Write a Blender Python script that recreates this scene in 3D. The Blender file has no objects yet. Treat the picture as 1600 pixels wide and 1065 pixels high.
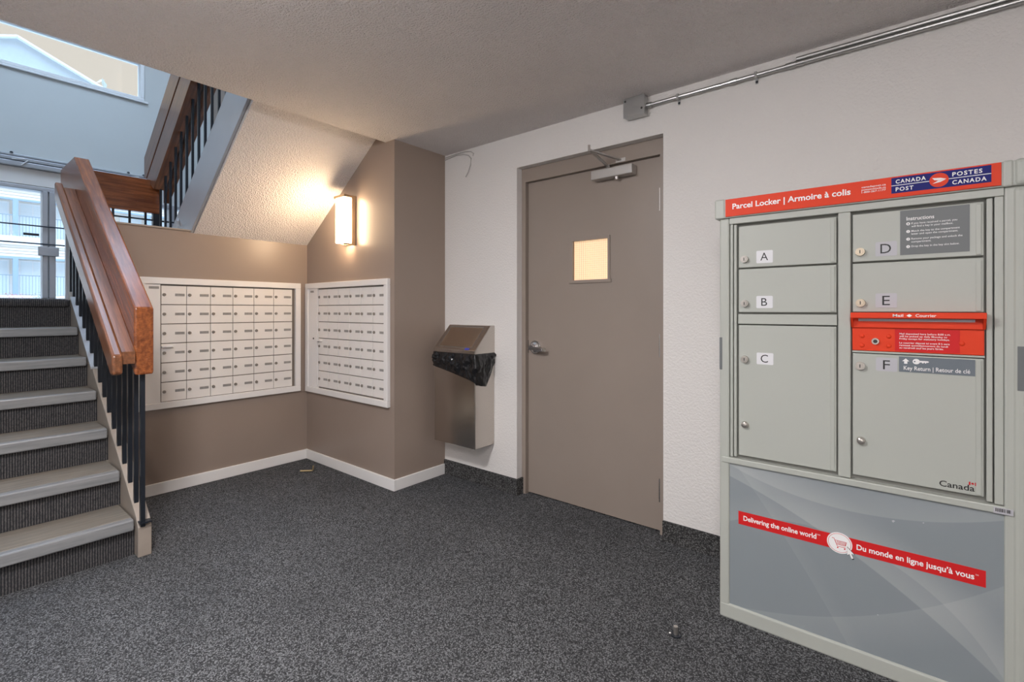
import bpy, bmesh, math, random
from mathutils import Vector, Matrix, noise
random.seed(7)
C = bpy.context.scene.collection
SC = bpy.context.scene

# ------------------------------------------------------------------ camera
F_PX, YAW, V0, CAM_H = 761.8, 0.6858, 484.2, 1.20
cam = bpy.data.cameras.new('camera'); camo = bpy.data.objects.new('camera', cam); C.objects.link(camo)
cam.sensor_width = 36.0; cam.sensor_fit = 'HORIZONTAL'
cam.lens = F_PX/1600*36.0
cam.shift_y = -(532.5-V0)/1600
cam.clip_start = 0.05; cam.clip_end = 200
camo.location = (0, 0, CAM_H); camo.rotation_euler = (math.pi/2, 0, YAW)
SC.camera = camo

# ------------------------------------------------------------------ world: hazy overcast sky, same all the way round
w = bpy.data.worlds.new('sky'); SC.world = w; w.use_nodes = True
nt = w.node_tree; nt.nodes.clear()
tc = nt.nodes.new('ShaderNodeTexCoord'); sep = nt.nodes.new('ShaderNodeSeparateXYZ')
mr = nt.nodes.new('ShaderNodeMapRange'); mr.inputs[1].default_value = 0.38; mr.inputs[2].default_value = 0.80
mr.interpolation_type = 'SMOOTHSTEP'
mx = nt.nodes.new('ShaderNodeMix'); mx.data_type = 'RGBA'
mx.inputs[6].default_value = (0.90, 0.79, 0.67, 1); mx.inputs[7].default_value = (4.6, 6.0, 7.9, 1)
bg = nt.nodes.new('ShaderNodeBackground'); bg.inputs[1].default_value = 1.0
wo = nt.nodes.new('ShaderNodeOutputWorld')
nt.links.new(tc.outputs['Generated'], sep.inputs[0]); nt.links.new(sep.outputs[2], mr.inputs[0])
nt.links.new(mr.outputs[0], mx.inputs[0]); nt.links.new(mx.outputs[2], bg.inputs[0]); nt.links.new(bg.outputs[0], wo.inputs[0])

# ------------------------------------------------------------------ exposure and lamp strengths
SC.view_settings.view_transform = 'Standard'; SC.view_settings.look = 'None'
SC.view_settings.exposure = 0.0; SC.view_settings.gamma = 1.0; SC.view_settings.use_curve_mapping = False
ADDED_LAMP = 168.0
SCONCE = 44.0

# ------------------------------------------------------------------ helpers
def tag(o, label=None, cat=None, group=None, kind=None):
    if label: o['label'] = label
    if cat: o['category'] = cat
    if group: o['group'] = group
    if kind: o['kind'] = kind
    return o
def empty(name, loc=(0, 0, 0), label=None, cat=None, group=None, kind=None, parent=None):
    o = bpy.data.objects.new(name, None); C.objects.link(o); o.location = loc; o.empty_display_size = 0.05
    if parent: o.parent = parent; o.location = Vector(loc)-wloc(parent)
    return tag(o, label, cat, group, kind)
def wloc(o):
    l = Vector(o.location); p = o.parent
    while p: l += Vector(p.location); p = p.parent
    return l
class MB:
    """collects shapes in world coordinates; build() links them as one mesh object"""
    def __init__(s): s.bm = bmesh.new()
    def box(s, a, b, bev=0.0, seg=2):
        x0, y0, z0 = [min(i, j) for i, j in zip(a, b)]; x1, y1, z1 = [max(i, j) for i, j in zip(a, b)]
        v = [s.bm.verts.new(p) for p in ((x0,y0,z0),(x1,y0,z0),(x1,y1,z0),(x0,y1,z0),(x0,y0,z1),(x1,y0,z1),(x1,y1,z1),(x0,y1,z1))]
        fs = [s.bm.faces.new([v[i] for i in q]) for q in ((0,3,2,1),(4,5,6,7),(0,1,5,4),(1,2,6,5),(2,3,7,6),(3,0,4,7))]
        if bev:
            es = list({e for f in fs for e in f.edges})
            bmesh.ops.bevel(s.bm, geom=es, offset=bev, segments=seg, affect='EDGES', profile=0.5)
        return s
    def prism(s, pts, axis, a, b, bev=0.0):
        def P(p, t):
            return {'X': (t, p[0], p[1]), 'Y': (p[0], t, p[1]), 'Z': (p[0], p[1], t)}[axis]
        va = [s.bm.verts.new(P(p, a)) for p in pts]; vb = [s.bm.verts.new(P(p, b)) for p in pts]; n = len(pts)
        fs = [s.bm.faces.new(va), s.bm.faces.new(vb[::-1])]
        for i in range(n): fs.append(s.bm.faces.new((va[i], vb[i], vb[(i+1) % n], va[(i+1) % n])))
        bmesh.ops.recalc_face_normals(s.bm, faces=fs)
        if bev:
            es = list({e for f in fs for e in f.edges})
            bmesh.ops.bevel(s.bm, geom=es, offset=bev, segments=2, affect='EDGES', profile=0.5)
        return s
    def cyl(s, p0, p1, r, seg=12, r1=None):
        p0 = Vector(p0); p1 = Vector(p1); d = (p1-p0); r1 = r if r1 is None else r1
        q = d.to_track_quat('Z', 'Y'); A = []; Bv = []
        for i in range(seg):
            a = 2*math.pi*i/seg; o = Vector((math.cos(a), math.sin(a), 0))
            A.append(s.bm.verts.new(p0+q@(o*r))); Bv.append(s.bm.verts.new(p1+q@(o*r1)))
        s.bm.faces.new(A[::-1]); s.bm.faces.new(Bv)
        for i in range(seg): s.bm.faces.new((A[i], A[(i+1) % seg], Bv[(i+1) % seg], Bv[i]))
        return s
    def bar(s, p0, p1, wy, h, bev=0.0):
        """rectangular bar between two points, wy wide sideways and h thick"""
        p0 = Vector(p0); p1 = Vector(p1); d = (p1-p0).normalized()
        up = Vector((0, 0, 1)) if abs(d.z) < 0.95 else Vector((0, 1, 0))
        sd = d.cross(up).normalized(); u = sd.cross(d).normalized(); vs = []
        for p in (p0, p1):
            for a, b in ((-1,-1),(1,-1),(1,1),(-1,1)): vs.append(s.bm.verts.new(p+sd*a*wy/2+u*b*h/2))
        fs = [s.bm.faces.new([vs[i] for i in q]) for q in ((3,2,1,0),(4,5,6,7),(0,1,5,4),(1,2,6,5),(2,3,7,6),(3,0,4,7))]
        bmesh.ops.recalc_face_normals(s.bm, faces=fs)
        if bev: bmesh.ops.bevel(s.bm, geom=list({e for f in fs for e in f.edges}), offset=bev, segments=2, affect='EDGES')
        return s
    def tube(s, pts, r, seg=8):
        pts = [Vector(p) for p in pts]; rings = []
        for i, p in enumerate(pts):
            d = (pts[min(i+1, len(pts)-1)]-pts[max(i-1, 0)]).normalized(); q = d.to_track_quat('Z', 'Y')
            rings.append([s.bm.verts.new(p+q@Vector((math.cos(2*math.pi*k/seg)*r, math.sin(2*math.pi*k/seg)*r, 0))) for k in range(seg)])
        for a, b in zip(rings, rings[1:]):
            for k in range(seg): s.bm.faces.new((a[k], a[(k+1) % seg], b[(k+1) % seg], b[k]))
        s.bm.faces.new(rings[0][::-1]); s.bm.faces.new(rings[-1]); return s
    def dome(s, c, r, h, axis=(0, -1, 0), seg=14, rings=4):
        """lathe dome of radius r rising h along axis"""
        q = Vector(axis).to_track_quat('Z', 'Y'); c = Vector(c); prev = None
        for j in range(rings):
            t = j/rings*math.pi/2; rr = r*math.cos(t); hh = h*math.sin(t)
            cur = [s.bm.verts.new(c+q@Vector((rr*math.cos(2*math.pi*k/seg), rr*math.sin(2*math.pi*k/seg), hh))) for k in range(seg)]
            if prev:
                for k in range(seg): s.bm.faces.new((prev[k], prev[(k+1) % seg], cur[(k+1) % seg], cur[k]))
            else: s.bm.faces.new(cur[::-1])
            prev = cur
        t = s.bm.verts.new(c+q@Vector((0, 0, h)))
        for k in range(seg): s.bm.faces.new((prev[k], prev[(k+1) % seg], t))
        return s
    def build(s, name, mat, parent=None, smooth=False, recalc=True):
        if recalc: bmesh.ops.recalc_face_normals(s.bm, faces=s.bm.faces[:])
        o = None
        # origin at the base centre for single things, at the parent's origin for parts
        if parent: org = wloc(parent)
        else:
            xs = [v.co for v in s.bm.verts]
            org = Vector(((min(v.x for v in xs)+max(v.x for v in xs))/2, (min(v.y for v in xs)+max(v.y for v in xs))/2, min(v.z for v in xs)))
        bmesh.ops.translate(s.bm, verts=s.bm.verts[:], vec=-org)
        me = bpy.data.meshes.new(name); s.bm.to_mesh(me); s.bm.free()
        if smooth:
            for p in me.polygons: p.use_smooth = True
        me.materials.append(mat)
        o = bpy.data.objects.new(name, me); C.objects.link(o)
        if parent: o.parent = parent
        else: o.location = org
        return o
def struct(name, mb, mat, label, cat='wall'):
    o = mb.build(name, mat); return tag(o, label, cat, kind='structure')

# ------------------------------------------------------------------ materials
def newmat(name):
    m = bpy.data.materials.new(name); m.use_nodes = True; n = m.node_tree; n.nodes.clear()
    o = n.nodes.new('ShaderNodeOutputMaterial'); b = n.nodes.new('ShaderNodeBsdfPrincipled')
    n.links.new(b.outputs[0], o.inputs[0]); return m, n, b
def coords(n, scale=(1, 1, 1)):
    t = n.nodes.new('ShaderNodeTexCoord'); g = n.nodes.new('ShaderNodeNewGeometry'); mp = n.nodes.new('ShaderNodeMapping')
    mp.inputs['Scale'].default_value = scale; n.links.new(g.outputs['Position'], mp.inputs[0]); return mp.outputs[0]
def mixcol(n, fac, a, b):
    m = n.nodes.new('ShaderNodeMix'); m.data_type = 'RGBA'
    if isinstance(fac, (int, float)): m.inputs[0].default_value = fac
    else: n.links.new(fac, m.inputs[0])
    for i, c in ((6, a), (7, b)):
        if isinstance(c, tuple): m.inputs[i].default_value = (*c, 1)
        else: n.links.new(c, m.inputs[i])
    return m.outputs[2]
def noise_tex(n, vec, scale, detail=3, rough=0.5):
    t = n.nodes.new('ShaderNodeTexNoise'); t.inputs['Scale'].default_value = scale; t.inputs['Detail'].default_value = detail
    t.inputs['Roughness'].default_value = rough; n.links.new(vec, t.inputs['Vector']); return t.outputs[0]
def maprange(n, v, a, b, c=0.0, d=1.0, smooth=False):
    m = n.nodes.new('ShaderNodeMapRange'); n.links.new(v, m.inputs[0])
    for i, x in enumerate((a, b, c, d)): m.inputs[i+1].default_value = x
    if smooth: m.interpolation_type = 'SMOOTHSTEP'
    return m.outputs[0]
def bump(n, b, h, strength=0.3, dist=0.002):
    k = n.nodes.new('ShaderNodeBump'); k.inputs['Strength'].default_value = strength; k.inputs['Distance'].default_value = dist
    n.links.new(h, k.inputs['Height']); n.links.new(k.outputs[0], b.inputs['Normal'])
def setp(b, rough=0.5, metal=0.0, spec=0.5, coat=0.0):
    b.inputs['Roughness'].default_value = rough; b.inputs['Metallic'].default_value = metal
    b.inputs['Specular IOR Level'].default_value = spec
    if coat: b.inputs['Coat Weight'].default_value = coat; b.inputs['Coat Roughness'].default_value = 0.15
def M_paint(name, col, rough=0.5, metal=0.0, var=0.06, vscale=6, bscale=0, bstr=0.2, bdist=0.001, spec=0.5, coat=0.0):
    m, n, b = newmat(name); v = coords(n); f = noise_tex(n, v, vscale, 4)
    c0 = tuple(max(0, x*(1-var)) for x in col); c1 = tuple(x*(1+var) for x in col)
    n.links.new(mixcol(n, f, c0, c1), b.inputs['Base Color']); setp(b, rough, metal, spec, coat)
    if bscale: bump(n, b, noise_tex(n, v, bscale, 3), bstr, bdist)
    return m
def M_emit(name, col, s):
    m, n, b = newmat(name); v = coords(n); f = noise_tex(n, v, 3, 1)
    b.inputs['Base Color'].default_value = (*col, 1); setp(b, 0.4)
    n.links.new(mixcol(n, f, tuple(x*0.98 for x in col), col), b.inputs['Emission Color']); b.inputs['Emission Strength'].default_value = s
    return m
def M_carpet(name, dark, light, cell=150, bs=0.6):
    m, n, b = newmat(name); v = coords(n)
    vo = n.nodes.new('ShaderNodeTexVoronoi'); vo.inputs['Scale'].default_value = cell; n.links.new(v, vo.inputs['Vector'])
    wn = n.nodes.new('ShaderNodeTexWhiteNoise'); n.links.new(vo.outputs['Position'], wn.inputs[0])
    f1 = maprange(n, wn.outputs[0], 0.35, 1.0); big = noise_tex(n, v, 2.2, 4)
    cc = mixcol(n, f1, dark, light)
    cc2 = mixcol(n, maprange(n, big, 0.3, 0.7, 0.0, 0.35), cc, dark)
    edge = maprange(n, vo.outputs['Distance'], 0.2, 0.8, 1.0, 0.5)
    mm = n.nodes.new('ShaderNodeMix'); mm.data_type = 'RGBA'; mm.blend_type = 'MULTIPLY'; mm.inputs[0].default_value = 1
    n.links.new(cc2, mm.inputs[6]); n.links.new(edge, mm.inputs[7])
    n.links.new(mm.outputs[2], b.inputs['Base Color']); setp(b, 0.95, spec=0.1)
    bump(n, b, edge, bs, 0.004); return m
def M_rib(name, dark, light):
    m, n, b = newmat(name); v = coords(n)
    wv = n.nodes.new('ShaderNodeTexWave'); wv.bands_direction = 'Y'; wv.inputs['Scale'].default_value = 32; wv.inputs['Distortion'].default_value = 1.2
    wv.inputs['Detail'].default_value = 2; wv.inputs['Detail Scale'].default_value = 3
    n.links.new(v, wv.inputs['Vector']); f = noise_tex(n, v, 90, 2)
    c = mixcol(n, wv.outputs['Fac'], dark, light); c2 = mixcol(n, maprange(n, f, 0.4, 0.7, 0, 0.6), c, dark)
    n.links.new(c2, b.inputs['Base Color']); setp(b, 0.95, spec=0.1); bump(n, b, wv.outputs['Fac'], 0.6, 0.003); return m
def M_wood(name, c0, c1, scale=(1, 1, 1), rough=0.3, coat=0.4, rot=0.0):
    m, n, b = newmat(name); v0 = coords(n)
    ro = n.nodes.new('ShaderNodeMapping'); ro.inputs['Rotation'].default_value = (0, rot, 0); n.links.new(v0, ro.inputs[0])
    ms = n.nodes.new('ShaderNodeMapping'); ms.inputs['Scale'].default_value = scale; n.links.new(ro.outputs[0], ms.inputs[0]); v = ms.outputs[0]
    f = noise_tex(n, v, 6, 6, 0.6); wv = n.nodes.new('ShaderNodeTexWave'); wv.bands_direction = 'Z'; wv.inputs['Scale'].default_value = 5; wv.inputs['Distortion'].default_value = 7
    wv.inputs['Detail'].default_value = 3; n.links.new(v, wv.inputs['Vector'])
    c = mixcol(n, maprange(n, f, 0.30, 0.70), c0, c1); d = mixcol(n, maprange(n, wv.outputs['Fac'], 0.2, 0.9, 0, 0.45), c, c0)
    sc = noise_tex(n, coords(n, (14, 14, 14)), 5, 6, 0.7)
    e = mixcol(n, maprange(n, sc, 0.64, 0.72, 0, 0.28), d, (0.50, 0.36, 0.27))
    n.links.new(e, b.inputs['Base Color']); setp(b, rough, coat=coat); bump(n, b, sc, 0.15, 0.002); return m
def M_brushed(name, col, rough=0.3, axis_scale=(3, 3, 220)):
    m, n, b = newmat(name); v = coords(n, axis_scale); f = noise_tex(n, v, 2, 3)
    n.links.new(mixcol(n, f, tuple(x*0.9 for x in col), col), b.inputs['Base Color']); setp(b, rough, 1.0)
    n.links.new(maprange(n, f, 0, 1, rough*0.8, rough*1.3), b.inputs['Roughness']); return m
def M_glass(name, tint=(0.93, 0.97, 1.0), gl=0.9):
    m = bpy.data.materials.new(name); m.use_nodes = True; n = m.node_tree; n.nodes.clear()
    o = n.nodes.new('ShaderNodeOutputMaterial'); t = n.nodes.new('ShaderNodeBsdfTransparent'); g = n.nodes.new('ShaderNodeBsdfGlossy')
    g.inputs['Roughness'].default_value = 0.02; fr = n.nodes.new('ShaderNodeFresnel'); fr.inputs[0].default_value = 1.45
    v = coords(n); f = noise_tex(n, v, 2, 2)
    n.links.new(mixcol(n, f, tuple(x*0.98 for x in tint), tint), t.inputs[0])
    mi = n.nodes.new('ShaderNodeMixShader'); n.links.new(fr.outputs[0], mi.inputs[0]); n.links.new(t.outputs[0], mi.inputs[1]); n.links.new(g.outputs[0], mi.inputs[2])
    n.links.new(mi.outputs[0], o.inputs[0]); return m

m_white = M_paint('white_wall_paint', (0.74, 0.715, 0.69), 0.6, var=0.02, vscale=2, bscale=90, bstr=0.6, bdist=0.006)
m_taupe = M_paint('taupe_wall_paint', (0.30, 0.235, 0.195), 0.33, var=0.05, vscale=3, bscale=120, bstr=0.08, bdist=0.002)
m_ceil = M_paint('textured_ceiling', (0.87, 0.82, 0.80), 0.85, var=0.05, vscale=3, bscale=105, bstr=1.0, bdist=0.020, spec=0.2)
m_wwall = M_paint('stairwell_paint', (0.66, 0.69, 0.68), 0.6, var=0.02)
m_carpet = M_carpet('charcoal_loop_carpet', (0.045, 0.046, 0.048), (0.28, 0.285, 0.297), 250, 0.4)
m_cbase = M_carpet('carpet_base', (0.045, 0.044, 0.044), (0.20, 0.198, 0.196), 190, 0.4)
m_rib = M_rib('ribbed_riser_carpet', (0.022, 0.023, 0.027), (0.120, 0.113, 0.110))
m_tread = M_wood('grey_vinyl_tread', (0.16, 0.142, 0.120), (0.31, 0.27, 0.222), (12, 0.8, 12), 0.4, 0.0)
m_nosing = M_wood('grey_vinyl_nosing', (0.19, 0.195, 0.20), (0.31, 0.31, 0.31), (12, 0.8, 12), 0.35, 0.0)
m_string = M_paint('taupe_stringer_paint', (0.33, 0.28, 0.235), 0.45, var=0.12, vscale=14)
m_trim = M_paint('white_trim_paint', (0.80, 0.78, 0.76), 0.4, var=0.03)
m_mailbox = M_paint('mailbox_enamel', (0.77, 0.735, 0.70), 0.38, 0.0, var=0.03)
m_mbframe = M_paint('mailbox_frame_enamel', (0.78, 0.755, 0.735), 0.35, var=0.02)
m_groove = M_paint('shadow_gap_black', (0.16, 0.135, 0.115), 0.7)
m_plate = M_paint('grey_name_plate', (0.33, 0.315, 0.30), 0.4, 0.3, var=0.25, vscale=60)
m_door = M_paint('brown_door_paint', (0.29, 0.24, 0.205), 0.36, var=0.05, vscale=4, bscale=40, bstr=0.06)
m_alum = M_paint('painted_aluminium', (0.52, 0.50, 0.48), 0.35, 0.7, var=0.05)
m_chrome = M_brushed('satin_chrome', (0.75, 0.73, 0.72), 0.18, (60, 60, 60))
m_steel = M_brushed('brushed_stainless', (0.60, 0.555, 0.51), 0.22, (160, 3, 3))
m_steel3 = M_brushed('bronze_tinted_steel', (0.50, 0.40, 0.31), 0.38, (160, 3, 3))
m_steel2 = M_brushed('galvanised_steel', (0.48, 0.48, 0.475), 0.32, (20, 20, 20))
m_iron = M_paint('black_iron', (0.018, 0.022, 0.030), 0.35, 0.3, var=0.2, vscale=30)
WC = ((0.115, 0.030, 0.009), (0.40, 0.120, 0.032)); WD = ((0.10, 0.038, 0.017), (0.29, 0.110, 0.046))
m_wood = M_wood('varnished_brown_wood', *WC, (0.7, 11, 11), 0.27, 0.15, -0.62)
m_wood2 = M_wood('worn_dark_wood', *WD, (0.7, 12, 12), 0.30, 0.15, -0.62)
m_woodu = M_wood('worn_dark_wood_upper', *WD, (0.7, 12, 12), 0.30, 0.15, 0.635)
m_woody = M_wood('varnished_brown_board', *WC, (11, 0.7, 11), 0.27, 0.15)
m_silver = M_paint('silver_grey_paint', (0.44, 0.45, 0.475), 0.35, 0.15, var=0.08, vscale=5)
m_bag = M_paint('black_plastic_film', (0.010, 0.010, 0.011), 0.16, var=0.2, bscale=22, bstr=0.35, bdist=0.012)
m_blue = M_paint('blue_sticker', (0.05, 0.06, 0.45), 0.4)
m_lock = M_paint('locker_grey_paint', (0.42, 0.435, 0.395), 0.42, var=0.015, bscale=300, bstr=0.05)
m_lockdark = M_paint('locker_recess_grey', (0.22, 0.22, 0.20), 0.6)  # darker than the doors, carries the shade in their gaps
m_red = M_paint('orange_red_vinyl', (0.72, 0.050, 0.014), 0.5, var=0.02, spec=0.25)
m_red2 = M_paint('signal_red_print', (0.60, 0.016, 0.018), 0.5, var=0.02, spec=0.25)
m_navy = M_paint('navy_print', (0.010, 0.012, 0.15), 0.5, var=0.02, spec=0.2)
m_wprint = M_paint('white_print', (0.85, 0.84, 0.83), 0.5, var=0.01)
m_bprint = M_paint('black_print', (0.012, 0.012, 0.012), 0.5, var=0.02)
m_gprint = M_paint('dark_grey_sticker', (0.135, 0.145, 0.148), 0.45, var=0.02)
m_bluegrey = M_paint('blue_grey_sticker', (0.135, 0.16, 0.185), 0.45, var=0.02)
m_plateL = M_paint('pale_letter_plate', (0.70, 0.70, 0.72), 0.45, var=0.02)
m_plateR = M_paint('lilac_grey_letter_plate', (0.46, 0.455, 0.485), 0.45, var=0.02)
m_brass = M_paint('brass', (0.62, 0.48, 0.26), 0.3, 0.9, var=0.1, vscale=40)
m_brasspale = M_paint('pale_brass_lock', (0.60, 0.51, 0.39), 0.35, 0.5, var=0.15, vscale=80)
m_nickel = M_paint('nickel', (0.55, 0.52, 0.48), 0.28, 0.9, var=0.12, vscale=60)
m_mblock = M_paint('dull_mailbox_lock', (0.30, 0.27, 0.24), 0.35, 0.6, var=0.3, vscale=120)
m_keyhole = M_paint('dark_keyway', (0.03, 0.028, 0.025), 0.5)
m_glass = M_glass('clear_glass')
m_bronze = M_paint('champagne_metal', (0.46, 0.34, 0.22), 0.35, 0.6, var=0.05)
m_lampglow = M_emit('lit_lamp_diffuser', (1.0, 0.73, 0.46), SCONCE)
m_addedlamp = M_emit('added_lamp_diffuser', (1.0, 0.97, 0.98), ADDED_LAMP)  # glow of the added, unseen ceiling lamps
m_vision = M_emit('lit_frosted_wired_glass', (1.0, 0.70, 0.42), 0.72)  # pane glows by itself, standing in for the lit room behind
m_cable = M_paint('painted_cable', (0.42, 0.40, 0.38), 0.5)
m_siding = M_paint('cream_siding', (0.82, 0.77, 0.70), 0.7, var=0.04)
m_bpost = M_paint('blue_post_paint', (0.34, 0.45, 0.58), 0.6)
m_bwhite = M_paint('white_exterior_trim', (0.88, 0.90, 0.91), 0.6)
m_wglass = M_paint('pale_window_glass', (0.78, 0.86, 0.90), 0.25, var=0.08, vscale=1)  # glass lightened so its colour carries the overexposed daylight
m_brail = M_paint('grey_balcony_railing', (0.30, 0.37, 0.43), 0.6)
m_roof = M_paint('pale_roof', (0.52, 0.60, 0.66), 0.7)
m_leaf = M_paint('tree_leaves', (0.16, 0.22, 0.13), 0.8, var=0.4, vscale=3)
m_farleaf = M_paint('hazy_tree_leaves', (0.60, 0.66, 0.62), 0.8, var=0.15, vscale=3)  # distance haze mixed into the leaf colour
m_ground = M_paint('concrete_ground', (0.45, 0.44, 0.42), 0.9)
m_flower = M_paint('red_flowers', (0.60, 0.07, 0.06), 0.7, var=0.4, vscale=5)

# ------------------------------------------------------------------ main planes (metres; camera stands at the origin)
X1, Y2, XS, YD, ZC = -3.80, 2.013, -2.657, 2.468, 2.335      # mailbox wall, return wall, stub, door wall, ceiling
XC, XW, YL0, XR, YB = -2.755, -5.80, -0.50, 1.75, -2.30        # ceiling edge, window wall, stair side wall, right wall, rear wall
ZL, ZT = 1.27, 5.0                                             # landing, stairwell top
SL = 0.70                                                      # slope of the stairs

# ------------------------------------------------------------------ floor, ceilings, walls
struct('floor', MB().box((-3.95, YB, -0.1), (XR, 2.70, 0)), m_carpet, 'dark charcoal loop-pile carpet covering the lobby floor', 'floor')
struct('floor_landing', MB().box((XW, YL0, ZL-0.2), (-4.545, Y2, ZL)), m_carpet, 'dark carpeted landing at the top of the lower stairs', 'floor')
struct('ceiling', MB().box((XC, YB, ZC), (XR, YD+0.15, ZC+0.26)), m_ceil, 'grey textured flat ceiling over the lobby', 'ceiling')
struct('ceiling_stairwell', MB().box((XW-0.1, YL0-0.1, ZT), (-5.0, Y2+0.1, ZT+0.1)).box((-3.2, YL0-0.1, ZT), (-1.9, Y2+0.1, ZT+0.1))
       .box((-5.0, YL0-0.1, ZT), (-3.2, -0.3, ZT+0.1)).box((-5.0, 1.8, ZT), (-3.2, Y2+0.1, ZT+0.1)), m_white, 'unseen stairwell ceiling around a skylight added for daylight', 'ceiling')  # overhead opening added to let sky light into the stairwell
# sloped underside of the upper flight, stepped on top
def soff(x): return 1.725+SL*(x-X1)
pts = [(-4.45, soff(-4.45)), (-2.30, soff(-2.30))]; n = 8; xs = -4.45; top = []
for k in range(n):
    x = -4.45+0.26*k; z = ZL+0.181*(k+1)+0.10
    top += [(x, z), (x+0.26, z)]
top = [(min(x, -2.30), z) for x, z in top]
struct('ceiling_slope', MB().prism(pts+top[::-1], 'Y', 1.203, Y2), m_ceil, 'sloped textured underside of the upper stairs', 'ceiling')
Z2 = ZT
# taupe walls
struct('wall_left', MB().prism([(0.735, 0), (Y2, 0), (Y2, 1.726), (1.19, 1.726), (1.19, 1.734), (0.735, 1.734)], 'X', X1-0.12, X1), m_taupe, 'taupe wall behind the wide mailbox panel')
struct('wall_return', MB().prism([(X1-0.12, 0), (XS, 0), (XS, ZC), (XC, ZC), (XC, 2.62), (-2.3, 2.62), (-2.3, Z2), (XW, Z2), (XW, 0), (X1-0.12, 0)][:9], 'Y', Y2, Y2+0.12), m_taupe, 'taupe wall with the lit sconce and narrower mailbox panel')
struct('wall_stub', MB().box((XS-0.12, Y2+0.12, 0), (XS, YD+0.15, ZC)), m_taupe, 'short taupe wall side beside the steel waste bin')
# white door wall with opening
dx0, dx1, dz = -1.979, -1.0, 2.122
wb = MB().box((XS, YD, 0), (dx0, YD+0.15, ZC)).box((dx1, YD, 0), (XR, YD+0.15, ZC)).box((dx0, YD, dz), (dx1, YD+0.15, ZC))
struct('wall_back', wb, m_white, 'white textured wall around the brown door')
struct('wall_right', MB().box((XR, YB, 0), (XR+0.1, YD+0.15, ZC)), m_white, 'white lobby wall on the far right')
struct('wall_rear', MB().box((-2.95, YB-0.1, 0), (XR, YB, ZC)), m_white, 'white lobby wall behind the viewer')
struct('wall_side', MB().box((-3.05, YB, 0), (-2.95, -2.05, ZC)).box((-3.05, -0.80, 0), (-2.95, YL0-0.1, ZC)).box((-3.05, -2.05, 2.15), (-2.95, -0.80, ZC)), m_white, 'white lobby wall beyond the stairs')
struct('wall_stairs', MB().box((XW-0.1, YL0-0.1, 0), (-2.95, YL0, ZT)).box((-2.95, YL0-0.1, ZC), (-1.9, YL0, ZT)), m_wwall, 'pale blue-grey stairwell wall on the open side of the stairs')
struct('wall_upper', MB().box((-2.0, YL0, ZC+0.26), (-1.9, Y2, ZT)), m_wwall, 'upper stairwell wall')
# window wall with storefront opening and transom opening
ww = MB()
ww.box((XW-0.12, YL0, 0), (XW, Y2, ZL)).box((XW-0.12, YL0, 2.255), (XW, Y2, 3.235)).box((XW-0.12, YL0, 3.63), (XW, Y2, ZT))
ww.box((XW-0.12, YL0, 3.235), (XW, -0.35, 3.63)).box((XW-0.12, 1.41, 3.235), (XW, Y2, 3.63))
struct('wall_window', ww, m_wwall, 'pale blue-grey stairwell wall above the glazed entrance')
# baseboards
BBH = 0.075
struct('baseboard_left', MB().box((X1, 0.735, 0), (X1+0.014, Y2, BBH), 0.003), m_trim, 'white baseboard under the wide mailbox panel', 'baseboard')
struct('baseboard_return', MB().box((X1+0.014, Y2-0.014, 0), (XS+0.014, Y2, BBH), 0.003), m_trim, 'white baseboard under the narrower mailbox panel', 'baseboard')
struct('baseboard_stub', MB().box((XS, Y2, 0), (XS+0.014, YD-0.014, BBH), 0.003), m_trim, 'white baseboard on the short wall beside the bin', 'baseboard')
struct('baseboard_back', MB().box((XS+0.002, YD-0.012, 0), (dx0, YD, 0.105)).box((dx0, YD-0.012, 0), (dx0+0.012, 2.53, 0.105)), m_cbase, 'charcoal carpet base strip between bin and door', 'baseboard')
struct('baseboard_right', MB().box((dx1, YD-0.012, 0), (XR, YD, 0.105)), m_cbase, 'charcoal carpet base strip between door and parcel locker', 'baseboard')
struct('trim_1', MB().box((X1-0.13, 0.735, 1.734), (X1+0.012, 1.19, 1.746), 0.003), m_string, 'thin painted cap on the low wall below the landing guard', 'trim')

# ------------------------------------------------------------------ glazed entrance and transom on the window wall
def window(name, y0, y1, z0, z1, mull, label, fw=0.05, mat=m_silver):
    r = empty(name, (XW-0.06, (y0+y1)/2, z0), label, 'window', kind='structure')
    f = MB(); d0, d1 = XW-0.10, XW+0.015
    f.box((d0, y0, z0), (d1, y1, z0+fw), 0.004).box((d0, y0, z1-fw), (d1, y1, z1), 0.004).box((d0, y0, z0+fw), (d1, y0+fw, z1-fw), 0.004).box((d0, y1-fw, z0+fw), (d1, y1, z1-fw), 0.004)
    f.build('window_frame', mat, r)
    for a, b in mull: MB().box((d0, a, z0+fw), (d1+0.01, b, z1-fw), 0.004).build('mullion', mat, r)
    edges = [y0+fw]+[e for ab in mull for e in ab]+[y1-fw]
    for a, b in zip(edges[::2], edges[1::2]):
        if b-a > 0.02: MB().box((XW-0.066, a, z0+fw), (XW-0.060, b, z1-fw)).build('pane', m_glass, r)
    return r
w1 = window('window_1', YL0, Y2, ZL, 2.255, [(0.688, 0.722), (0.730, 0.772), (1.62, 1.68)], 'glazed entrance on the stair landing with grey frame', 0.032)
for z in (1.916, 1.765): MB().cyl((XW+0.04, YL0, z), (XW+0.04, Y2, z), 0.006, 8).build('guard_rod', m_iron, w1)
MB().box((XW+0.012, 0.66, 1.665), (XW+0.045, 0.79, 1.745), 0.004).build('latch_box', m_silver, w1)
MB().box((XW-0.03, 0.575, 1.838), (XW-0.022, 0.672, 1.858)).build('pull_plate', m_iron, w1)
w3 = empty('added_window', (-3.0, -1.42, 0), 'tall glazed side entrance added out of view for daylight on the carpet', 'window', kind='structure')  # unseen, added to account for daylight on the lobby floor
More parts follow.
